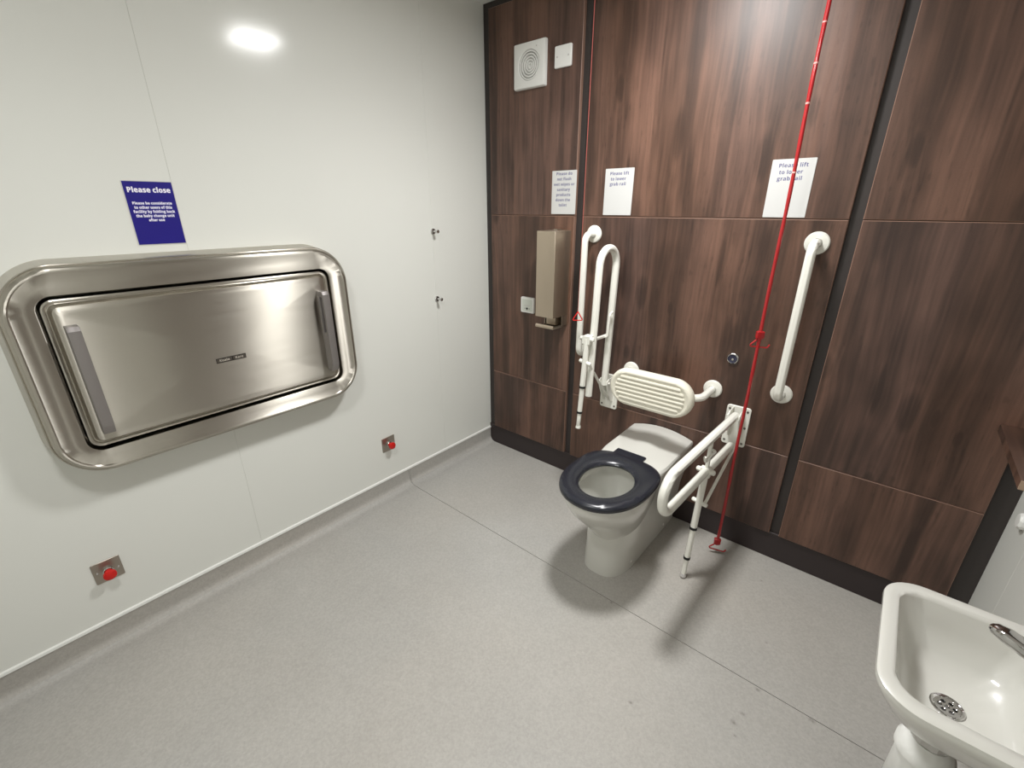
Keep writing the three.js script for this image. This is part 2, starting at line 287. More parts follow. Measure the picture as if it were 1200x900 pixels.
// ───────────── baby changing unit ─────────────
{
  const t = thing('baby_changing_unit', 'brushed stainless steel fold-down baby changing unit on white wall', 'baby changer', [0, 0, 0]);
  const cz = 1.508, cy = 1.042, N = 14;
  const rows = [[0, 0.034], [0.03, 0.031], [0.07, 0.026], [0.0845, 0.024], [0.0865, 0.0215], [0.0855, 0.019], [0.0905, 0.0175], [0.0965, 0.0135], [0.0992, 0.0085], [0.0992, 0.004], [0.0975, 0.001], [0.0962, -0.001], [0.0925, -0.03], [0.0905, -0.0535], [0.0895, -0.056], [0.087, -0.057], [0.003, -0.057]];
  const loops = rows.map(([x, o]) => {
    const k = Math.max(0, Math.min(1, (o + 0.057) / 0.06)), r = lerp(0.042, 0.115, k) + Math.max(0, o), bow = 0.020 * k;
    return rr(0.502 + o, 0.303 + o * 0.95, r, N).map(([u, v]) => V(x, cy + v + bow * (v > 0 ? 1 - (u / (0.52 + o)) ** 2 : 0), cz - u));
  });
  part('frame', boxUV(loft(loops, { crease: 0.5 })), M.steel, t);
  part('recess', plateZY(cz, cy, 0.446, 0.247, 0.04, [[0.002, 0], [0.004, 0.001]], {}, 4), M.steelPlain, t, 'steel back of the gap around the door');
  const dl = [[0.012, 0], [0.078, 0], [0.0845, 0.002], [0.0865, 0.006], [0.0855, 0.010], [0.0825, 0.0125], [0.084, 0.015], [0.0905, 0.018], [0.0965, 0.023], [0.0992, 0.031], [0.1, 0.045]];
  const dloops = dl.map(([x, o]) => rr(0.4385 - o, 0.2395 - o, Math.max(0.034 - o * 0.6, 0.012), N).map(([u, v]) => V(x, cy + 0.001 + v, cz - u)));
  const door = part('door', boxUV(loft(dloops, { end: true, crease: 0.5 })), M.steel, t);
  for (const [hz] of [[1.895], [1.117]]) {
    const s = new THREE.Shape([[0.099, 1.203], [0.136, 1.203], [0.1445, 1.192], [0.1445, 0.89], [0.131, 0.862], [0.099, 0.862]].map(([x, y]) => new THREE.Vector2(x, y)));
    const h = new THREE.Path(); h.moveTo(0.11, 1.03); h.lineTo(0.128, 1.03); h.absarc(0.13, 1.037, 0.006, -Math.PI / 2, 0); h.lineTo(0.136, 1.172); h.absarc(0.13, 1.178, 0.006, 0, Math.PI / 2); h.lineTo(0.11, 1.184); h.lineTo(0.11, 1.03); s.holes.push(h);
    const g = new THREE.ExtrudeGeometry(s, { depth: 0.026, bevelEnabled: true, bevelSize: 0.0025, bevelThickness: 0.0025, bevelSegments: 2, curveSegments: 5 }).translate(0, 0, hz - 0.013);
    part('handle', boxUV(toCreasedNormals(g, 0.5)), M.alu, t, 'grey pull handle with a finger opening');
  }
  // maker's name in two small outlined boxes (printed)
  const cv = document.createElement('canvas'); cv.width = 512; cv.height = 96; const x = cv.getContext('2d');
  x.fillStyle = '#7c766d'; x.fillRect(0, 0, 512, 96); x.strokeStyle = '#2a2624'; x.lineWidth = 9; x.fillStyle = '#5b554e';
  x.fillRect(6, 8, 266, 80); x.strokeRect(6, 8, 266, 80); x.fillRect(280, 8, 226, 80); x.strokeRect(280, 8, 226, 80);
  x.fillStyle = '#cfc8bd'; x.font = 'bold 66px sans-serif'; x.textAlign = 'center'; x.textBaseline = 'middle'; x.fillText('Koala', 139, 49, 236); x.fillText('Kare', 393, 49, 196);
  const tx = new THREE.CanvasTexture(cv); tx.colorSpace = THREE.SRGBColorSpace;
  const pl = new THREE.PlaneGeometry(0.102, 0.0185); pl.rotateY(Math.PI / 2); pl.translate(0.1006, 1.0035, 1.4985);
  part('maker_name', pl, std({ map: tx, roughness: 0.4, metalness: 0.5 }), door, 'small dark printed maker name');
}

// ───────────── notices ─────────────
function notice(label, [cx, cy, w, h], lines, left) {
  const t = thing('notice', label, 'sign', left ? [0, cy, cx] : [cx, cy, 0], left ? undefined : undefined);
  if (left) t.rotation.y = Math.PI / 2;
  part('plate', plateXY(0, 0, w / 2, h / 2, 0.003, [[0.0002, 0], [0.0016, 0], [0.002, 0.0004]], { crease: 0.3 }, 3), left ? M.signWhite : M.signWhite, t);
  const px = 5000, cv = document.createElement('canvas'); cv.width = Math.round(w * px); cv.height = Math.round(h * px); const x = cv.getContext('2d');
  x.fillStyle = left ? '#10007a' : '#c9c9c7'; x.fillRect(0, 0, cv.width, cv.height); x.textBaseline = 'alphabetic';
  for (const [s, yy, size, bold, wd, xx] of lines) {
    x.font = `${bold} ${size * px}px sans-serif`; x.fillStyle = left ? '#f0eef8' : '#55547f'; x.textAlign = 'center';
    const m = x.measureText(s).width, k = wd ? wd * px / m : 1; x.save(); x.translate(cv.width * (xx || 0.5), yy * px); x.scale(k, 1); x.fillText(s, 0, 0);
    if (bold === 'bold') { x.lineWidth = size * px * (left ? 0.05 : 0.001); x.strokeStyle = x.fillStyle; x.strokeText(s, 0, 0); }
    x.restore();
  }
  const tx = new THREE.CanvasTexture(cv); tx.colorSpace = THREE.SRGBColorSpace; tx.magFilter = THREE.LinearFilter;
  const e = left ? 0.0022 : 0.001;
  part('print', new THREE.PlaneGeometry(w - 2 * e, h - 2 * e).translate(0, 0, 0.0023), std({ map: tx, roughness: 0.45 }), t);
  return t;
}
const LR = [['Please lift', 0.027, 0.0185, 'bold', 0.098], ['to lower', 0.0495, 0.0185, 'bold', 0.079, 0.47], ['grab rail', 0.0715, 0.0185, 'bold', 0.084, 0.465]];
notice('white notice reading please lift to lower grab rail above the raised rail', [0.851, 1.5945, 0.144, 0.2], LR);
notice('white notice reading please lift to lower grab rail behind red cord', [1.5475, 1.5935, 0.142, 0.2], LR);
notice('white notice reading please do not flush wet wipes or sanitary products', [0.5485, 1.5975, 0.146, 0.202], ['Please do', 'not flush', 'wet wipes or', 'sanitary', 'products', 'down the', 'toilet'].map((s, i) => [s, 0.020 + i * 0.0243, 0.0185, 'bold', [0.098, 0.088, 0.126, 0.08, 0.088, 0.09, 0.05][i], [0.5, 0.5, 0.505, 0.485, 0.485, 0.475, 0.475][i]]));
notice('dark blue notice reading please close above the baby changing unit', [1.59, 1.5105, 0.137, 0.197], [['Please close', 0.033, 0.0215, 'bold', 0.122], ...['Please be considerate', 'to other users of this', 'facility by folding back', 'the baby change unit', 'after use'].map((s, i) => [s, 0.0705 + i * 0.0132, 0.0115, 'bold', [0.112, 0.107, 0.117, 0.109, 0.046][i]])], true);

// ───────────── extractor fan, plates, flush button ─────────────
{
  const t = thing('extractor_fan', 'square white extractor fan with concentric ring grille', 'fan', [0.331, 2.168, 0]);
  const sq = (h, r, z) => rr(h, h, r, 9).map(([u, v]) => V(u, v, z)), ci = (r, z) => { const o = []; for (let k = 0; k < 4; k++) for (let i = 0; i <= 9; i++) { const a = k * Math.PI / 2 + i / 9 * Math.PI / 2 * 0.999; o.push(V(r * Math.cos(a), r * Math.sin(a), z)); } return o; };
  part('cover', loft([sq(0.0955, 0.006, 0.0005), sq(0.0955, 0.006, 0.012), sq(0.093, 0.006, 0.02), sq(0.09, 0.006, 0.0215), ci(0.066, 0.0215), ci(0.0635, 0.019), ci(0.0635, 0.004)], { crease: 0.45 }), M.plastic, t);
  part('back_disc', turned([[0.0635, 0], [0, 0]], V(0, 0, 0.005), V(0, 0, 1), 32), M.plastic, t);
  for (let k = 0; k < 5; k++) { const r = 0.058 - k * 0.0118, d = 0.0182 - k * 0.0016; part('grille_ring', turned([[r - 0.0028, d - 0.009], [r + 0.0028, d - 0.009], [r + 0.0034, d - 0.001], [r + 0.0018, d], [r - 0.0018, d], [r - 0.003, d - 0.001], [r - 0.0028, d - 0.009]].map(([a, b]) => [Math.max(a, 0.001), b]), V(0, 0, 0), V(0, 0, 1), 40), M.plastic, t); }
  for (const a of [0.6, 2.7, 4.8]) part('spoke', cyl(V(0.004 * Math.cos(a), 0.004 * Math.sin(a), 0.008), V(0.064 * Math.cos(a), 0.064 * Math.sin(a), 0.009), 0.0016, 8), M.plastic, t);
  part('indicator_light', turned([[0.0035, 0], [0.003, 0.001], [0, 0.0012]], V(0.045, 0.07, 0.0212), V(0, 0, 1), 16), M.plasticGrey, t);
}
{
  const t = thing('blanking_plate', 'small blank white plate with two screws beside the extractor fan', 'wall plate', [0.5195, 2.175, 0]);
  part('plate', plateXY(0, 0, 0.0465, 0.0435, 0.006, [[0.0003, 0], [0.007, 0], [0.0095, 0.0025]]), M.plastic, t);
  for (const s of [-1, 1]) part('screw_cap', turned([[0.0042, 0.0093], [0.0036, 0.0104], [0, 0.0106]], V(s * 0.031, 0, 0), V(0, 0, 1), 14), M.plasticGrey, t);
}
{
  const t = thing('alarm_reset_plate', 'small square white wall plate with black button beside tissue dispenser', 'wall plate', [0.3335, 1.003, 0]);
  part('plate', plateXY(0, 0, 0.0475, 0.0445, 0.007, [[0.0003, 0], [0.012, 0], [0.0155, 0.003], [0.0155, 0.009]]), M.plastic, t);
  part('inset', plateXY(0, 0, 0.036, 0.034, 0.004, [[0.0152, 0], [0.0168, 0.0008]]), std({ color: 0xcfd3ca, roughness: 0.4 }), t, 'pale grey-green centre panel');
  part('label_line', boxG(-0.02, 0.02, -0.004, 0.0, 0.0166, 0.0172), M.plasticGrey, t);
  part('button', turned([[0.0065, 0.0165], [0.0062, 0.0195], [0.004, 0.0205], [0, 0.0207]], V(0.002, -0.019, 0), V(0, 0, 1), 18), M.black, t, 'black round button');
  for (const s of [-1, 1]) part('screw', turned([[0.003, 0.0166], [0.0026, 0.0175], [0, 0.0176]], V(0.002 + s * 0.016, -0.019, 0), V(0, 0, 1), 10), M.screw, t);
}
{
  const t = thing('flush_button', 'round dark blue flush button in chrome ring on walnut panel', 'flush button', [1.467, 0.917, 0]);
  part('bezel', turned([[0.0245, 0.0003], [0.0245, 0.004], [0.022, 0.0075], [0.0195, 0.0078], [0.0185, 0.006]], V(0, 0, 0), V(0, 0, 1), 36), M.chrome, t);
  part('push_face', turned([[0.0188, 0.001], [0.0185, 0.0065], [0.014, 0.0055], [0.008, 0.0035], [0, 0.003]], V(0, 0, 0), V(0, 0, 1), 32), M.navy, t);
  part('centre_pin', turned([[0.0055, 0.003], [0.005, 0.006], [0.003, 0.0075], [0, 0.008]], V(0, -0.003, 0), V(0, 0, 1), 16), M.chrome, t);
}

// ───────────── left wall: exit buttons and hooks ─────────────
[[2.019, 0.3085, 'steel plate with red push button below the baby changing unit'], [0.811, 0.3155, 'steel plate with red push button below the coat hooks']].forEach(([z, y, label]) => {
  const t = thing('push_button', label, 'push button', [0, y, z]);
  part('plate', plateZY(0, 0, 0.0405, 0.0425, 0.004, [[0.0003, 0], [0.002, 0], [0.0028, 0.0008]], { crease: 0.3 }), M.steelPlain, t);
  part('collar', turned([[0.0155, 0.0026], [0.0155, 0.012], [0.0135, 0.0145], [0.0112, 0.0148], [0.0112, 0.010]], V(0, 0, 0), V(1, 0, 0), 28), M.chrome, t);
  part('push_cap', turned([[0.0105, 0.011], [0.0105, 0.028], [0.0165, 0.031], [0.019, 0.0335], [0.0195, 0.038], [0.0185, 0.0415], [0.015, 0.0435], [0, 0.0445]], V(0, 0, 0), V(1, 0, 0), 32), M.redBright, t, 'red mushroom cap');
  for (const s of [-1, 1]) part('screw', turned([[0.0038, 0.0026], [0.0032, 0.0041], [0, 0.0044]], V(0, 0.003 * s, s * 0.029), V(1, 0, 0), 14), M.chrome, t);
});
[[1.411, 'upper chrome coat hook on the white wall'], [1.056, 'lower chrome coat hook on the white wall']].forEach(([y, label]) => {
  const t = thing('coat_hook', label, 'hook', [0, y, 0.402]);
  part('rose', turned([[0.0145, 0.0003], [0.0145, 0.006], [0.0125, 0.0085], [0.006, 0.009]], V(0, 0, 0), V(1, 0, 0), 28), M.chrome, t);
  part('stem', turned([[0.0065, 0.0085], [0.0055, 0.012], [0.0055, 0.032]], V(0, 0, 0), V(1, 0, 0), 20), M.chrome, t);
  part('knob', turned([[0.005, 0.031], [0.0085, 0.034], [0.0092, 0.038], [0.0085, 0.0425], [0.006, 0.0445], [0, 0.045]], V(0, 0, 0), V(1, 0, 0), 24), M.chrome, t);
});

// ───────────── tissue dispenser ─────────────
{
  const t = thing('tissue_dispenser', 'tall brushed steel toilet tissue dispenser on walnut panel', 'dispenser', [0.5475, 0, 0]);
  part('body', boxUV(plateXY(0, 1.2025, 0.0575, 0.2175, 0.003, [[0.0005, 0], [0.137, 0], [0.1395, 0.0008], [0.1405, 0.0025]], { start: true, crease: 0.4 }, 3)), M.dispSteel, t);
  part('lid_hinge', boxG(-0.012, 0.012, 1.4195, 1.426, 0.02, 0.06), M.steelPlain, t);
  part('chute', boxUV(merge(boxG(-0.03, 0.03, 0.936, 0.985, 0.004, 0.075), boxG(-0.0575, -0.0545, 0.93, 0.985, 0.0005, 0.055), boxG(0.0545, 0.0575, 0.93, 0.985, 0.0005, 0.055))), M.dispSteel, t);
  const sheet = []; for (const s of [-1, 1]) sheet.push([[0.132, 0.944], [0.139, 0.937], [0.137, 0.929], [0.125, 0.926], [0.09, 0.926], [0.05, 0.928], [0.0005, 0.93]].map(([z, y]) => V(s * 0.0575, y, z)));
  part('tray', merge(loft(sheet, { closed: false, crease: 0.8 }), loft(sheet.map((l) => l.map((p) => p.clone().add(V(0, -0.002, 0)))).reverse(), { closed: false, crease: 0.8 })), M.dispSteel, t);
}

// ───────────── grab rails ─────────────
const flangeProf = (r) => [[r, 0.0003], [r, 0.004], [r * 0.92, 0.0085], [r * 0.62, 0.012], [0.019, 0.0125], [0.0175, 0.016]];
[[0.739, 'white vertical grab rail behind the raised folding rail'], [1.676, 'white vertical grab rail right of the red cord']].forEach(([x, label]) => {
  const t = thing('grab_rail', label, 'grab rail', [x, 0, 0]);
  part('tube', sweep(fillet([V(0, 1.407, 0.005), V(0, 1.407, 0.085), V(0, 0.807, 0.085), V(0, 0.807, 0.005)], 0.055, 10), 0.0165, 18), M.rail, t);
  for (const y of [1.407, 0.807]) part('flange', turned(flangeProf(0.041), V(0, y, 0), V(0, 0, 1), 36), M.rail, t);
});
function foldingRail(x, label, raised) {
  const t = thing('folding_grab_rail', label, 'grab rail', [x, 0, 0]);
  const py = 0.681, pz = 0.066, SP = 0.155, LEN = 0.672;           // pivot and arm size
  const mtx = new THREE.Matrix4().makeTranslation(0, py, pz).multiply(new THREE.Matrix4().makeRotationY(raised ? 0 : -0.045)).multiply(new THREE.Matrix4().makeRotationX(raised ? -Math.PI / 2 - 0.035 : 0.0));
  const ap = (g) => g.applyMatrix4(mtx), at = (y, z, dx = 0) => V(dx, y, z).applyMatrix4(mtx);
  // wall plate
  const pl = part('wall_plate', plateXY(0, 0.613, 0.05, 0.096, 0.012, [[0.0003, 0], [0.005, 0], [0.0075, 0.002]], { crease: 0.35 }), M.rail, t);
  for (const sx of [-1, 1]) for (const dy of [-0.078, 0, 0.078]) part('screw', turned([[0.0055, 0.0072], [0.005, 0.0088], [0, 0.0092]], V(sx * 0.037, 0.613 + dy, 0), V(0, 0, 1), 14), M.screw, pl);
  for (const sx of [-1, 1]) {
    const s = new THREE.Shape([[0.004, 0.56], [0.03, 0.57], [0.075, 0.655], [0.085, 0.675], [0.082, 0.692], [0.066, 0.703], [0.004, 0.703]].map(([z, y]) => new THREE.Vector2(z, y)));
    const g = new THREE.ExtrudeGeometry(s, { depth: 0.004, bevelEnabled: false }).rotateY(-Math.PI / 2).translate(sx * 0.0225 + 0.002, 0, 0);
    part('hinge_cheek', boxUV(toCreasedNormals(g, 0.4)), M.rail, t);
  }
  part('hinge_pin', cyl(V(-0.03, py, pz), V(0.03, py, pz), 0.006, 14, true), M.rail, t);
  part('arm', ap(sweep(fillet([V(0, 0, -0.012), V(0, 0, LEN), V(0, -SP, LEN), V(0, -SP, -0.03)], SP / 2 - 0.001, 12), 0.0175, 20)), M.rail, t);
  part('cross_bar', ap(cyl(V(0, 0, 0.255), V(0, -SP, 0.255), 0.0085, 14)), M.rail, t);
  part('roll_holder', ap(sweep(fillet([V(0.0, -0.055, 0.255), V(0.022, -0.055, 0.255), V(0.022, -0.055, 0.365), V(0.022, -0.03, 0.376)], 0.012, 5), 0.0055, 10, { dome: true })), M.rail, t);
  // drop-down leg, pivoted on the lower tube, with a stay rod
  const P0 = at(-SP - (raised ? 0.0 : 0), 0.262), foot = raised ? V(P0.x - 0.018, P0.y - 0.46, P0.z + 0.062) : V(-0.0165, 0.002, 0.372);
  const dir = foot.clone().sub(P0).normalize(), top = raised ? P0.clone().add(V(-0.012, 0.0, 0.036)) : P0.clone(), L = foot.distanceTo(top);
  const pt = (s) => top.clone().lerp(foot, s / L);
  const clampY = raised ? top : P0;
  part('leg_clamp', merge(cyl(clampY.clone().add(V(-0.032, 0.004, 0)), clampY.clone().add(V(0.032, 0.004, 0)), 0.011, 14, true), boxG(clampY.x - 0.02, clampY.x + 0.02, clampY.y - 0.02, clampY.y + 0.017, (raised ? P0.z : clampY.z - 0.014), clampY.z + 0.012)), M.rail, t);
  part('leg', cyl(pt(-0.004), pt(L * 0.515), 0.0138, 18), M.rail, t);
  part('leg', cyl(pt(L * 0.515), pt(L * 0.805), 0.0122, 18), M.rail, t);
  part('leg', cyl(pt(L * 0.805), pt(L * 0.985), 0.0105, 18, raised), M.rail, t);
  part('collar', cyl(pt(L * 0.503), pt(L * 0.525), 0.0158, 18), M.black, t, 'black locking ring');
  part('collar', cyl(pt(L * 0.793), pt(L * 0.815), 0.0142, 18), M.black, t, 'black locking ring');
  part('rubber_foot', turned([[0, 0], [0.0105, 0.0005], [0.0128, 0.002], [0.0128, 0.008], [0.0118, 0.012], [0.0106, 0.018]], foot.clone().addScaledVector(dir, -0.002), dir.clone().negate(), 20), raised ? M.rail : M.plasticGrey, t);
  const B = pt(L * (raised ? 0.24 : 0.27)), C = raised ? V(0.012, 0.578, 0.03) : V(0.02, 0.538, 0.02);
  part('stay_bracket', cyl(B.clone().add(V(-0.026, 0.004, 0.0)), B.clone().add(V(0.03, -0.006, 0.0)), 0.0092, 14, true), M.rail, t);
  part('stay_rod', cyl(B.clone().add(V(0.022, -0.004, 0)), C, 0.0066, 12), M.rail, t);
  return t;
}
foldingRail(0.8935, 'white folding support rail raised upright against the walnut wall', true);
foldingRail(1.532, 'white folding support rail lowered beside the toilet on its leg', false);

// ───────────── padded back rest ─────────────
{
  const t = thing('back_rest', 'cream padded back rest with white wall brackets above the toilet', 'back rest', [1.206, 0, 0]);
  part('bracket_tube', sweep(fillet([V(-0.201, 0.76, 0.005), V(-0.201, 0.76, 0.178), V(0.201, 0.76, 0.178), V(0.201, 0.76, 0.005)], 0.062, 10), 0.0165, 18), M.rail, t);
  for (const s of [-1, 1]) part('flange', turned(flangeProf(0.041), V(s * 0.201, 0.76, 0), V(0, 0, 1), 36), M.rail, t);
  const cx = -0.008, cy = 0.751, hx = 0.194, hy = 0.087, dz = 0.066;
  const rows = [[0.118, 0.02], [0.113, 0.006], [0.118, 0], [0.135, -0.0015], [0.15, 0.001], [0.158, 0.006], [0.161, 0.013], [0.1605, 0.018], [0.1585, 0.022]].map(([z, i]) => [z + dz, i]);
  const cush = part('cushion', plateXY(cx, cy, hx, hy, 0.086, rows, { start: true, crease: 0.8 }, 14), M.pad, t);
  for (let k = 0; k < 6; k++) {
    const y = cy + 0.05 - k * 0.02, w = Math.sqrt(Math.max(0.0004, 0.068 ** 2 - (y - cy) ** 2)) + (hx - 0.086) - 0.012;
    const loops = [[0.156, 0], [0.1605, 0.0005], [0.1622, 0.002], [0.163, 0.0045]];
    part('rib', loft(loops.map(([z, i]) => rr(w - i, 0.0078 - i, 0.0075 - i, 4).map(([u, v]) => V(cx + u, y + v, z + dz))), { end: true, crease: 0.9 }), M.pad, cush);
  }
}

// ───────────── toilet ─────────────
{
  const t = thing('toilet', 'white back to wall toilet with dark navy seat', 'toilet', [1.206, 0, 0]);
  const N = 40;
  // plan outline: straight sides from the wall, rounded front; crown lifts the middle of the loop
  const body = (w, wf, zf, y, zr, crown = 0) => { const o = []; for (let i = 0; i <= N; i++) { const a = i / N * Math.PI; const c = Math.cos(a), s = Math.sin(a); o.push(V(wf * Math.sign(c) * Math.abs(c) ** 0.75, y, zr + (zf - zr) * s ** 0.8)); } o.push(V(-w, y, 0.004)); for (let k = 1; k < 8; k++) o.push(V(-w + 2 * w * k / 8, y + crown * (1 - (1 - k / 4) ** 2), 0.004)); o.push(V(w, y, 0.004)); return o.reverse(); };
  const bl = [body(0.112, 0.108, 0.602, 0.0005, 0.42), body(0.112, 0.108, 0.602, 0.02, 0.42), body(0.116, 0.108, 0.592, 0.12, 0.42), body(0.126, 0.114, 0.585, 0.24, 0.4), body(0.14, 0.128, 0.55, 0.32, 0.37), body(0.15, 0.146, 0.5, 0.40, 0.33), body(0.155, 0.155, 0.46, 0.445, 0.31), body(0.157, 0.156, 0.44, 0.462, 0.30, 0.012), body(0.152, 0.150, 0.425, 0.472, 0.29, 0.022), body(0.142, 0.140, 0.41, 0.4755, 0.28, 0.024)];
  const bodyG = loft(bl, { start: true, end: true, crease: 0.55 });
  const el = (a, zb, zf, y, e = 2.15) => { const o = [], cz = (zb + zf) / 2, b = (zf - zb) / 2; for (let i = 0; i < 56; i++) { const q = i / 56 * 2 * Math.PI, c = Math.cos(q), s = Math.sin(q); o.push(V(a * Math.sign(c) * Math.abs(c) ** (2 / e), y, cz - b * Math.sign(s) * Math.abs(s) ** (2 / e))); } return o; };
  const bowlG = loft([el(0.075, 0.3, 0.54, 0.13), el(0.1, 0.285, 0.59, 0.19), el(0.122, 0.275, 0.635, 0.25), el(0.142, 0.27, 0.69, 0.31), el(0.157, 0.265, 0.737, 0.36), el(0.167, 0.262, 0.765, 0.405), el(0.172, 0.26, 0.777, 0.435), el(0.172, 0.26, 0.777, 0.45), el(0.168, 0.264, 0.772, 0.4545)], { start: true, end: true, crease: 0.55 });
  const holeG = loft([el(0.035, 0.42, 0.5, 0.2), el(0.06, 0.40, 0.55, 0.23), el(0.09, 0.385, 0.62, 0.29), el(0.112, 0.375, 0.675, 0.36), el(0.122, 0.37, 0.705, 0.41), el(0.116, 0.375, 0.70, 0.425), el(0.112, 0.38, 0.697, 0.44), el(0.112, 0.38, 0.697, 0.52)], { start: true, end: true, crease: 0.55 });
  const strip = (g) => { const b = new Brush(g); b.updateMatrixWorld(); return b; };
  const ev = new Evaluator(); ev.useGroups = false; ev.attributes = ['position', 'normal', 'uv'];
  let r = ev.evaluate(strip(bodyG), strip(bowlG), ADDITION); r = ev.evaluate(r, strip(holeG), SUBTRACTION);
  part('pan', r.geometry, M.ceramic, t);
  part('water', loft([el(0.058, 0.40, 0.545, 0.233), el(0.0585, 0.40, 0.546, 0.234)], { start: true, end: true }), M.water, t);
  part('rim_outlet', boxUV(plateXY(0, 0.432, 0.02, 0.014, 0.004, [[0.37, 0], [0.386, 0], [0.389, 0.002]])), M.ceramic, t);
  for (const z of [0.13, 0.47]) part('fixing_cap', turned([[0.0075, 0], [0.0065, 0.003], [0, 0.0042]], V(z < 0.2 ? 0.1125 : 0.1035, 0.036, z), V(1, 0, 0.03), 16), M.plastic, t);
  // seat ring
  const so = [], si = [];
  for (let i = 0; i < 64; i++) {
    const q = i / 64 * 2 * Math.PI, c = Math.cos(q), s = Math.sin(q), back = s < 0;
    so.push([0.181 * Math.sign(c) * Math.abs(c) ** (back ? 0.42 : 0.92) * (back ? 1 - 0.2 * s * s : 1), 0.56 + (back ? 0.214 : 0.230) * Math.sign(s) * Math.abs(s) ** (back ? 0.48 : 0.95)]);
    si.push([0.106 * c, 0.565 + (back ? 0.128 : 0.142) * s]);
  }
  const cI = si.map(([x, z]) => V(x, 0, z));
  const lp = (f, y, k) => so.map(([x, z], i) => V(lerp(x, si[i][0], f), y + (k || 0), lerp(z, si[i][1], f)));
  const rows = [[0.06, 0.4575], [0.0, 0.463], [-0.01, 0.470], [0.0, 0.477], [0.06, 0.4825], [0.18, 0.4865], [0.4, 0.4885], [0.62, 0.4865], [0.84, 0.4815], [0.95, 0.476], [1.0, 0.469], [0.97, 0.4605], [0.9, 0.4575]];
  const seat = part('seat', loft(rows.map(([f, y]) => lp(f, y)).map((l) => l.slice().reverse()), { crease: 0.9, ring: true }), M.seat, t, 'dark navy plastic seat ring');
  const hb = (y, i) => rr(0.071 - i, 0.03 - i, 0.005, 4).map(([u, v]) => V(u - 0.014, y, 0.343 - v));
  part('hinge_block', loft([hb(0.462, 0), hb(0.4835, 0), hb(0.4865, 0.003)], { start: true, end: true, crease: 0.5 }), M.seat, seat);
  for (const [x, z] of [[0.07, 0.69], [-0.07, 0.69]]) part('buffer', boxG(x - 0.012, x + 0.012, 0.4535, 0.459, z - 0.012, z + 0.012), M.plasticGrey, seat);
}

// ───────────── emergency pull cords ─────────────
// open triangular handle hung from a small toggle block; front is the direction its opening faces
function pullHandle(t, y, s, yaw, mat, closed) {
  const q = new THREE.Quaternion().setFromAxisAngle(V(0, 1, 0), yaw), tr = (a) => V(...a).applyQuaternion(q).add(V(0, y, 0));
  const path = closed ? [[0.0, 0.0, 0], [-0.026, -0.043, 0], [0.026, -0.043, 0], [0.0, 0.0, 0]] : [[-0.002, -0.012, 0], [-0.036 * s, -0.046, 0], [0.036 * s, -0.052, 0], [0.042 * s, -0.04, 0]];
  const h = part('handle', sweep(fillet(path.map(tr), closed ? 0.004 : 0.006, 6), closed ? 0.0028 : 0.0032, 10, { dome: true }), mat, t, closed ? 'red triangular pull' : 'red open triangular pull');
  if (!closed) part('toggle', merge(loft([[0.015, 0.010], [0.012, 0.0145], [-0.012, 0.0145], [-0.022, 0.006]].map(([yy, w]) => rr(w, w * 0.6, 0.003, 3).map(([u, v]) => tr([u, yy, -v]))).reverse(), { start: true, end: true, crease: 0.6 })), mat, h);
  return h;
}
{
  const t = thing('emergency_pull_cord', 'thick red emergency pull cord with two open triangular handles', 'pull cord', [1.576, 0, 0.124]);
  part('ceiling_switch', turned([[0.0, -0.042], [0.02, -0.042], [0.043, -0.034], [0.046, -0.026], [0.046, 0]], V(0, H, 0), V(0, 1, 0), 30), M.plastic, t, 'white round ceiling switch');
  const pts = []; for (let k = 0; k <= 60; k++) { const y = lerp(H - 0.04, 0.078, k / 60); pts.push(V(0.0012 * Math.sin(y * 9), y, 0.0012 * Math.cos(y * 7))); }
  const cord = part('cord', sweep(pts, (s) => 0.0064 + 0.0004 * Math.sin(s * 90), 10), M.red, t, 'glossy red sleeved cord');
  for (const y of [2.062, 1.955, 1.845, 1.64]) part('painted_glint', turned([[0.006, -0.003], [0.0069, -0.0015], [0.0069, 0.0015], [0.006, 0.003]], V(0.0012 * Math.sin(y * 9), y, 0.0012 * Math.cos(y * 7)), V(0, 1, 0), 14), M.painted_glint, cord, 'pale ring painting a glint on the cord');  // small pale rings paint the glints along the glossy sleeve
  pullHandle(t, 1.068, 1.0, 0.62, M.red, false); pullHandle(t, 0.07, 1.0, 0.35, M.red, false);
}
{
  const t = thing('thin_pull_cord', 'thin red pull cord with closed triangle pull before the grab rail', 'pull cord', [0.762, 0, 0.15]);
  part('ceiling_switch', turned([[0.0, -0.042], [0.02, -0.042], [0.043, -0.034], [0.046, -0.026], [0.046, 0]], V(0, H, 0), V(0, 1, 0), 30), M.plastic, t, 'white round ceiling switch');
  part('cord', cyl(V(0, H - 0.04, 0), V(0, 1.045, 0), 0.0013, 8), std({ color: 0x9c4a44, roughness: 0.7 }), t);
  pullHandle(t, 1.048, 1, 0.7, M.redBright, true);
}

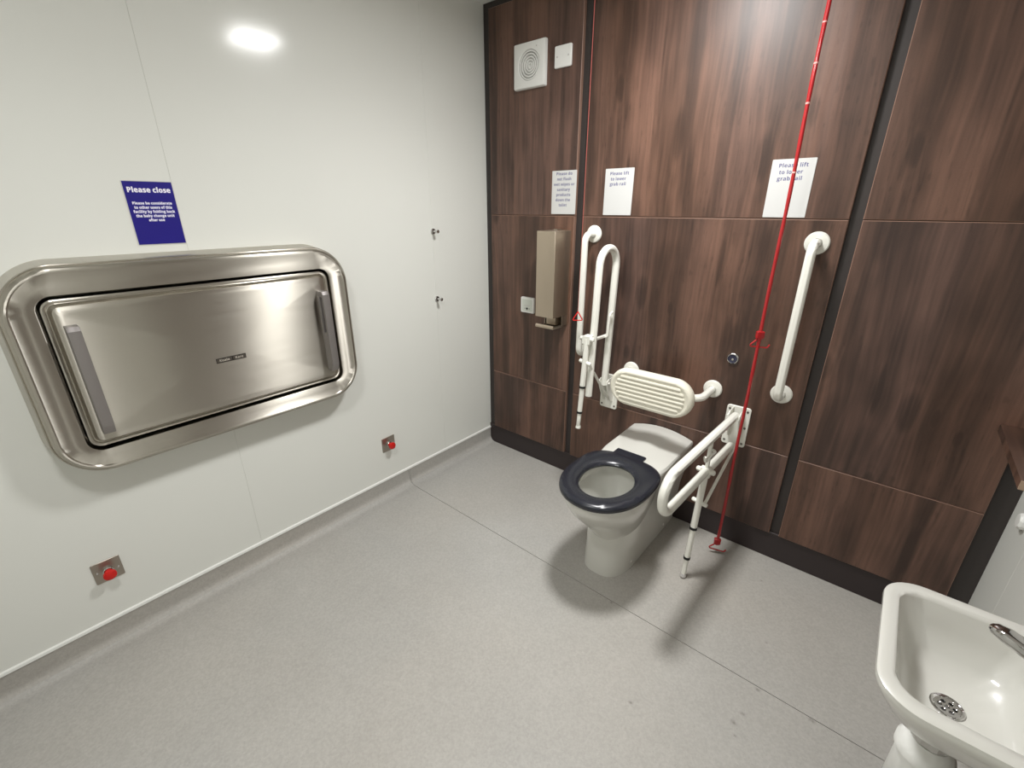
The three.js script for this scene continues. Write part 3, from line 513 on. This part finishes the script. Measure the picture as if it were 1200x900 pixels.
// ───────────── wash basin, tap, waste trap ─────────────
{
  const t = thing('wash_basin', 'small white ceramic wash basin with chrome waste and lever tap', 'basin', [W, 0, 1.0465]);
  // plan loops: x from the front edge to the back, z half width; r = radius of the two front corners
  const lo = (xf, xb, hz, rf, rb, y, dz = 0) => rr((xb - xf) / 2, hz, [rb, rf, rf, rb], 10).map(([u, v]) => V((xf + xb) / 2 + u, y, dz - v));
  const B = -0.0208;
  const loops = [lo(-0.2305, -0.1875, 0.0215, 0.0214, 0.0214, 0.5895, -0.0145), lo(-0.252, B, 0.06, 0.05, 0.01, 0.590), lo(-0.268, B, 0.085, 0.055, 0.01, 0.5935), lo(-0.29, B, 0.106, 0.06, 0.01, 0.615), lo(-0.315, B, 0.142, 0.066, 0.01, 0.655), lo(-0.333, B, 0.168, 0.07, 0.01, 0.697), lo(-0.343, B, 0.183, 0.072, 0.01, 0.722), lo(-0.3455, B, 0.1855, 0.073, 0.01, 0.734), lo(-0.3445, B, 0.1845, 0.072, 0.01, 0.7395), lo(-0.339, B, 0.179, 0.068, 0.008, 0.7425),
    lo(-0.322, -0.085, 0.157, 0.05, 0.05, 0.7425), lo(-0.318, -0.088, 0.153, 0.05, 0.05, 0.740), lo(-0.316, -0.09, 0.150, 0.05, 0.05, 0.733), lo(-0.305, -0.098, 0.138, 0.055, 0.05, 0.69), lo(-0.29, -0.112, 0.12, 0.06, 0.05, 0.64), lo(-0.268, -0.135, 0.092, 0.06, 0.05, 0.615), lo(-0.2365, -0.1815, 0.0275, 0.0274, 0.0274, 0.6075, -0.0145), lo(-0.2305, -0.1875, 0.0215, 0.0214, 0.0214, 0.607, -0.0145), lo(-0.2305, -0.1875, 0.0215, 0.0214, 0.0214, 0.5895, -0.0145)];
  part('bowl', loft(loops, { crease: 0.7 }), M.ceramic, t);
  const w = part('waste', turned([[0.0275, 0], [0.0275, 0.0022], [0.0255, 0.0038], [0.023, 0.003], [0.0205, 0.0005], [0.0205, -0.014]], V(-0.209, 0.6075, -0.0145), V(0, 1, 0), 36), M.chrome, t, 'chrome waste ring');
  const sh = new THREE.Shape(); sh.absarc(0, 0, 0.0206, 0, 2 * Math.PI);
  for (let k = 0; k < 7; k++) { const a = k / 6 * 2 * Math.PI, q = k === 6 ? 0 : 0.0118, h = new THREE.Path(); h.absarc(q * Math.cos(a), q * Math.sin(a), 0.0043, 0, 2 * Math.PI, true); sh.holes.push(h); }
  part('strainer', boxUV(toCreasedNormals(new THREE.ExtrudeGeometry(sh, { depth: 0.0012, bevelEnabled: true, bevelSize: 0.0004, bevelThickness: 0.0004, bevelSegments: 1, curveSegments: 14 }).rotateX(-Math.PI / 2).translate(-0.209, 0.6068, -0.0145), 0.5)), M.chrome, w, 'chrome strainer with seven holes');
  const tp = thing('basin_tap', 'chrome lever tap reaching over the wash basin', 'tap', [W, 0, 1.0465]);
  part('base', turned([[0.026, 0.7427], [0.026, 0.748], [0.022, 0.753], [0.021, 0.80], [0.018, 0.81], [0, 0.812]], V(-0.05, 0, 0.085), V(0, 1, 0), 28), M.chrome, tp);
  const ts = [[-0.045, 0.795, 0.09, 0.021, 0.017], [-0.10, 0.812, 0.047, 0.02, 0.0145], [-0.15, 0.82, 0.012, 0.0185, 0.012], [-0.185, 0.822, -0.012, 0.0165, 0.0105], [-0.199, 0.8215, -0.0215, 0.0125, 0.0085], [-0.205, 0.821, -0.0255, 0.006, 0.004]];
  const dz = V(-0.82, 0, -0.57), sd = V(-0.57, 0, 0.82);
  part('spout', loft(ts.map(([x, y, z, a, b]) => rr(a, b, b * 0.9, 4).map(([u, v]) => V(x, y, z).addScaledVector(sd, -u).add(V(0, v, 0)))), { start: true, end: true, crease: 0.8 }), M.chrome, tp);
  part('lever', loft([[0.0, 0.012, 0.008], [0.04, 0.012, 0.007], [0.085, 0.010, 0.005]].map(([s, a, b], i) => rr(a, b, b * 0.8, 3).map(([u, v]) => V(-0.05, 0.826 + s * 0.4, 0.085).addScaledVector(V(0.1, 0, 1), s).addScaledVector(V(-1, 0, 0.1), -u).add(V(0, v, 0)))), { start: true, end: true, crease: 0.8 }), M.chrome, tp);
  const tr = thing('bottle_trap', 'white plastic waste trap under the wash basin', 'waste trap', [W - 0.209, 0, 1.032]);
  part('tail', turned([[0.021, 0.48], [0.021, 0.5893], [0.019, 0.5893], [0.019, 0.48]], V(0, 0, 0), V(0, 1, 0), 28), M.plasticGrey, tr);
  const nut = []; for (let j = 0; j < 4; j++) { const l = []; for (let k = 0; k < 48; k++) { const a = k / 48 * 2 * Math.PI, r = [0.03, 0.034, 0.034, 0.031][j] * (k % 6 < 3 ? 1 : 0.94); l.push(V(r * Math.cos(a), [0.508, 0.512, 0.538, 0.542][j], -r * Math.sin(a))); } nut.push(l); }
  part('nut', loft(nut, { start: true, end: true, crease: 0.5 }), M.plasticGrey, tr);
  part('trap_body', turned([[0, 0.35], [0.038, 0.352], [0.043, 0.36], [0.043, 0.462], [0.0485, 0.464], [0.0485, 0.482], [0.0455, 0.487], [0.04, 0.503], [0.033, 0.509], [0, 0.509]], V(0, 0, 0), V(0, 1, 0), 36), M.plastic, tr);
  part('outlet_pipe', cyl(V(0.03, 0.445, 0), V(0.1882, 0.445, 0), 0.02, 22), M.plastic, tr);
}

// ───────────── shelf and cap on the right wall ─────────────
{
  const t = thing('corner_shelf', 'narrow walnut shelf board in the corner by the right wall', 'shelf', [0, 0, 0]);
  part('board', boxUV(boxG(2.303, W - 0.001, 0.845, 0.87, 0.003, 0.432), 0.3, 0.2), M.wood, t);
  part('edge_strip', boxG(2.303, W - 0.001, 0.845, 0.87, 0.432, 0.4345), M.rawEdge, t, 'pale bare end of the board');
}
solo('pipe_cap', turned([[0.026, 0.0003], [0.026, 0.012], [0.022, 0.018], [0, 0.02]], V(0, 0, 0), V(-1, 0, 0), 28), M.plastic, 'round white plastic cap on the wall below the corner shelf', 'pipe cap', [W, 0.612, 0.128]);

renderer.render(scene, camera);
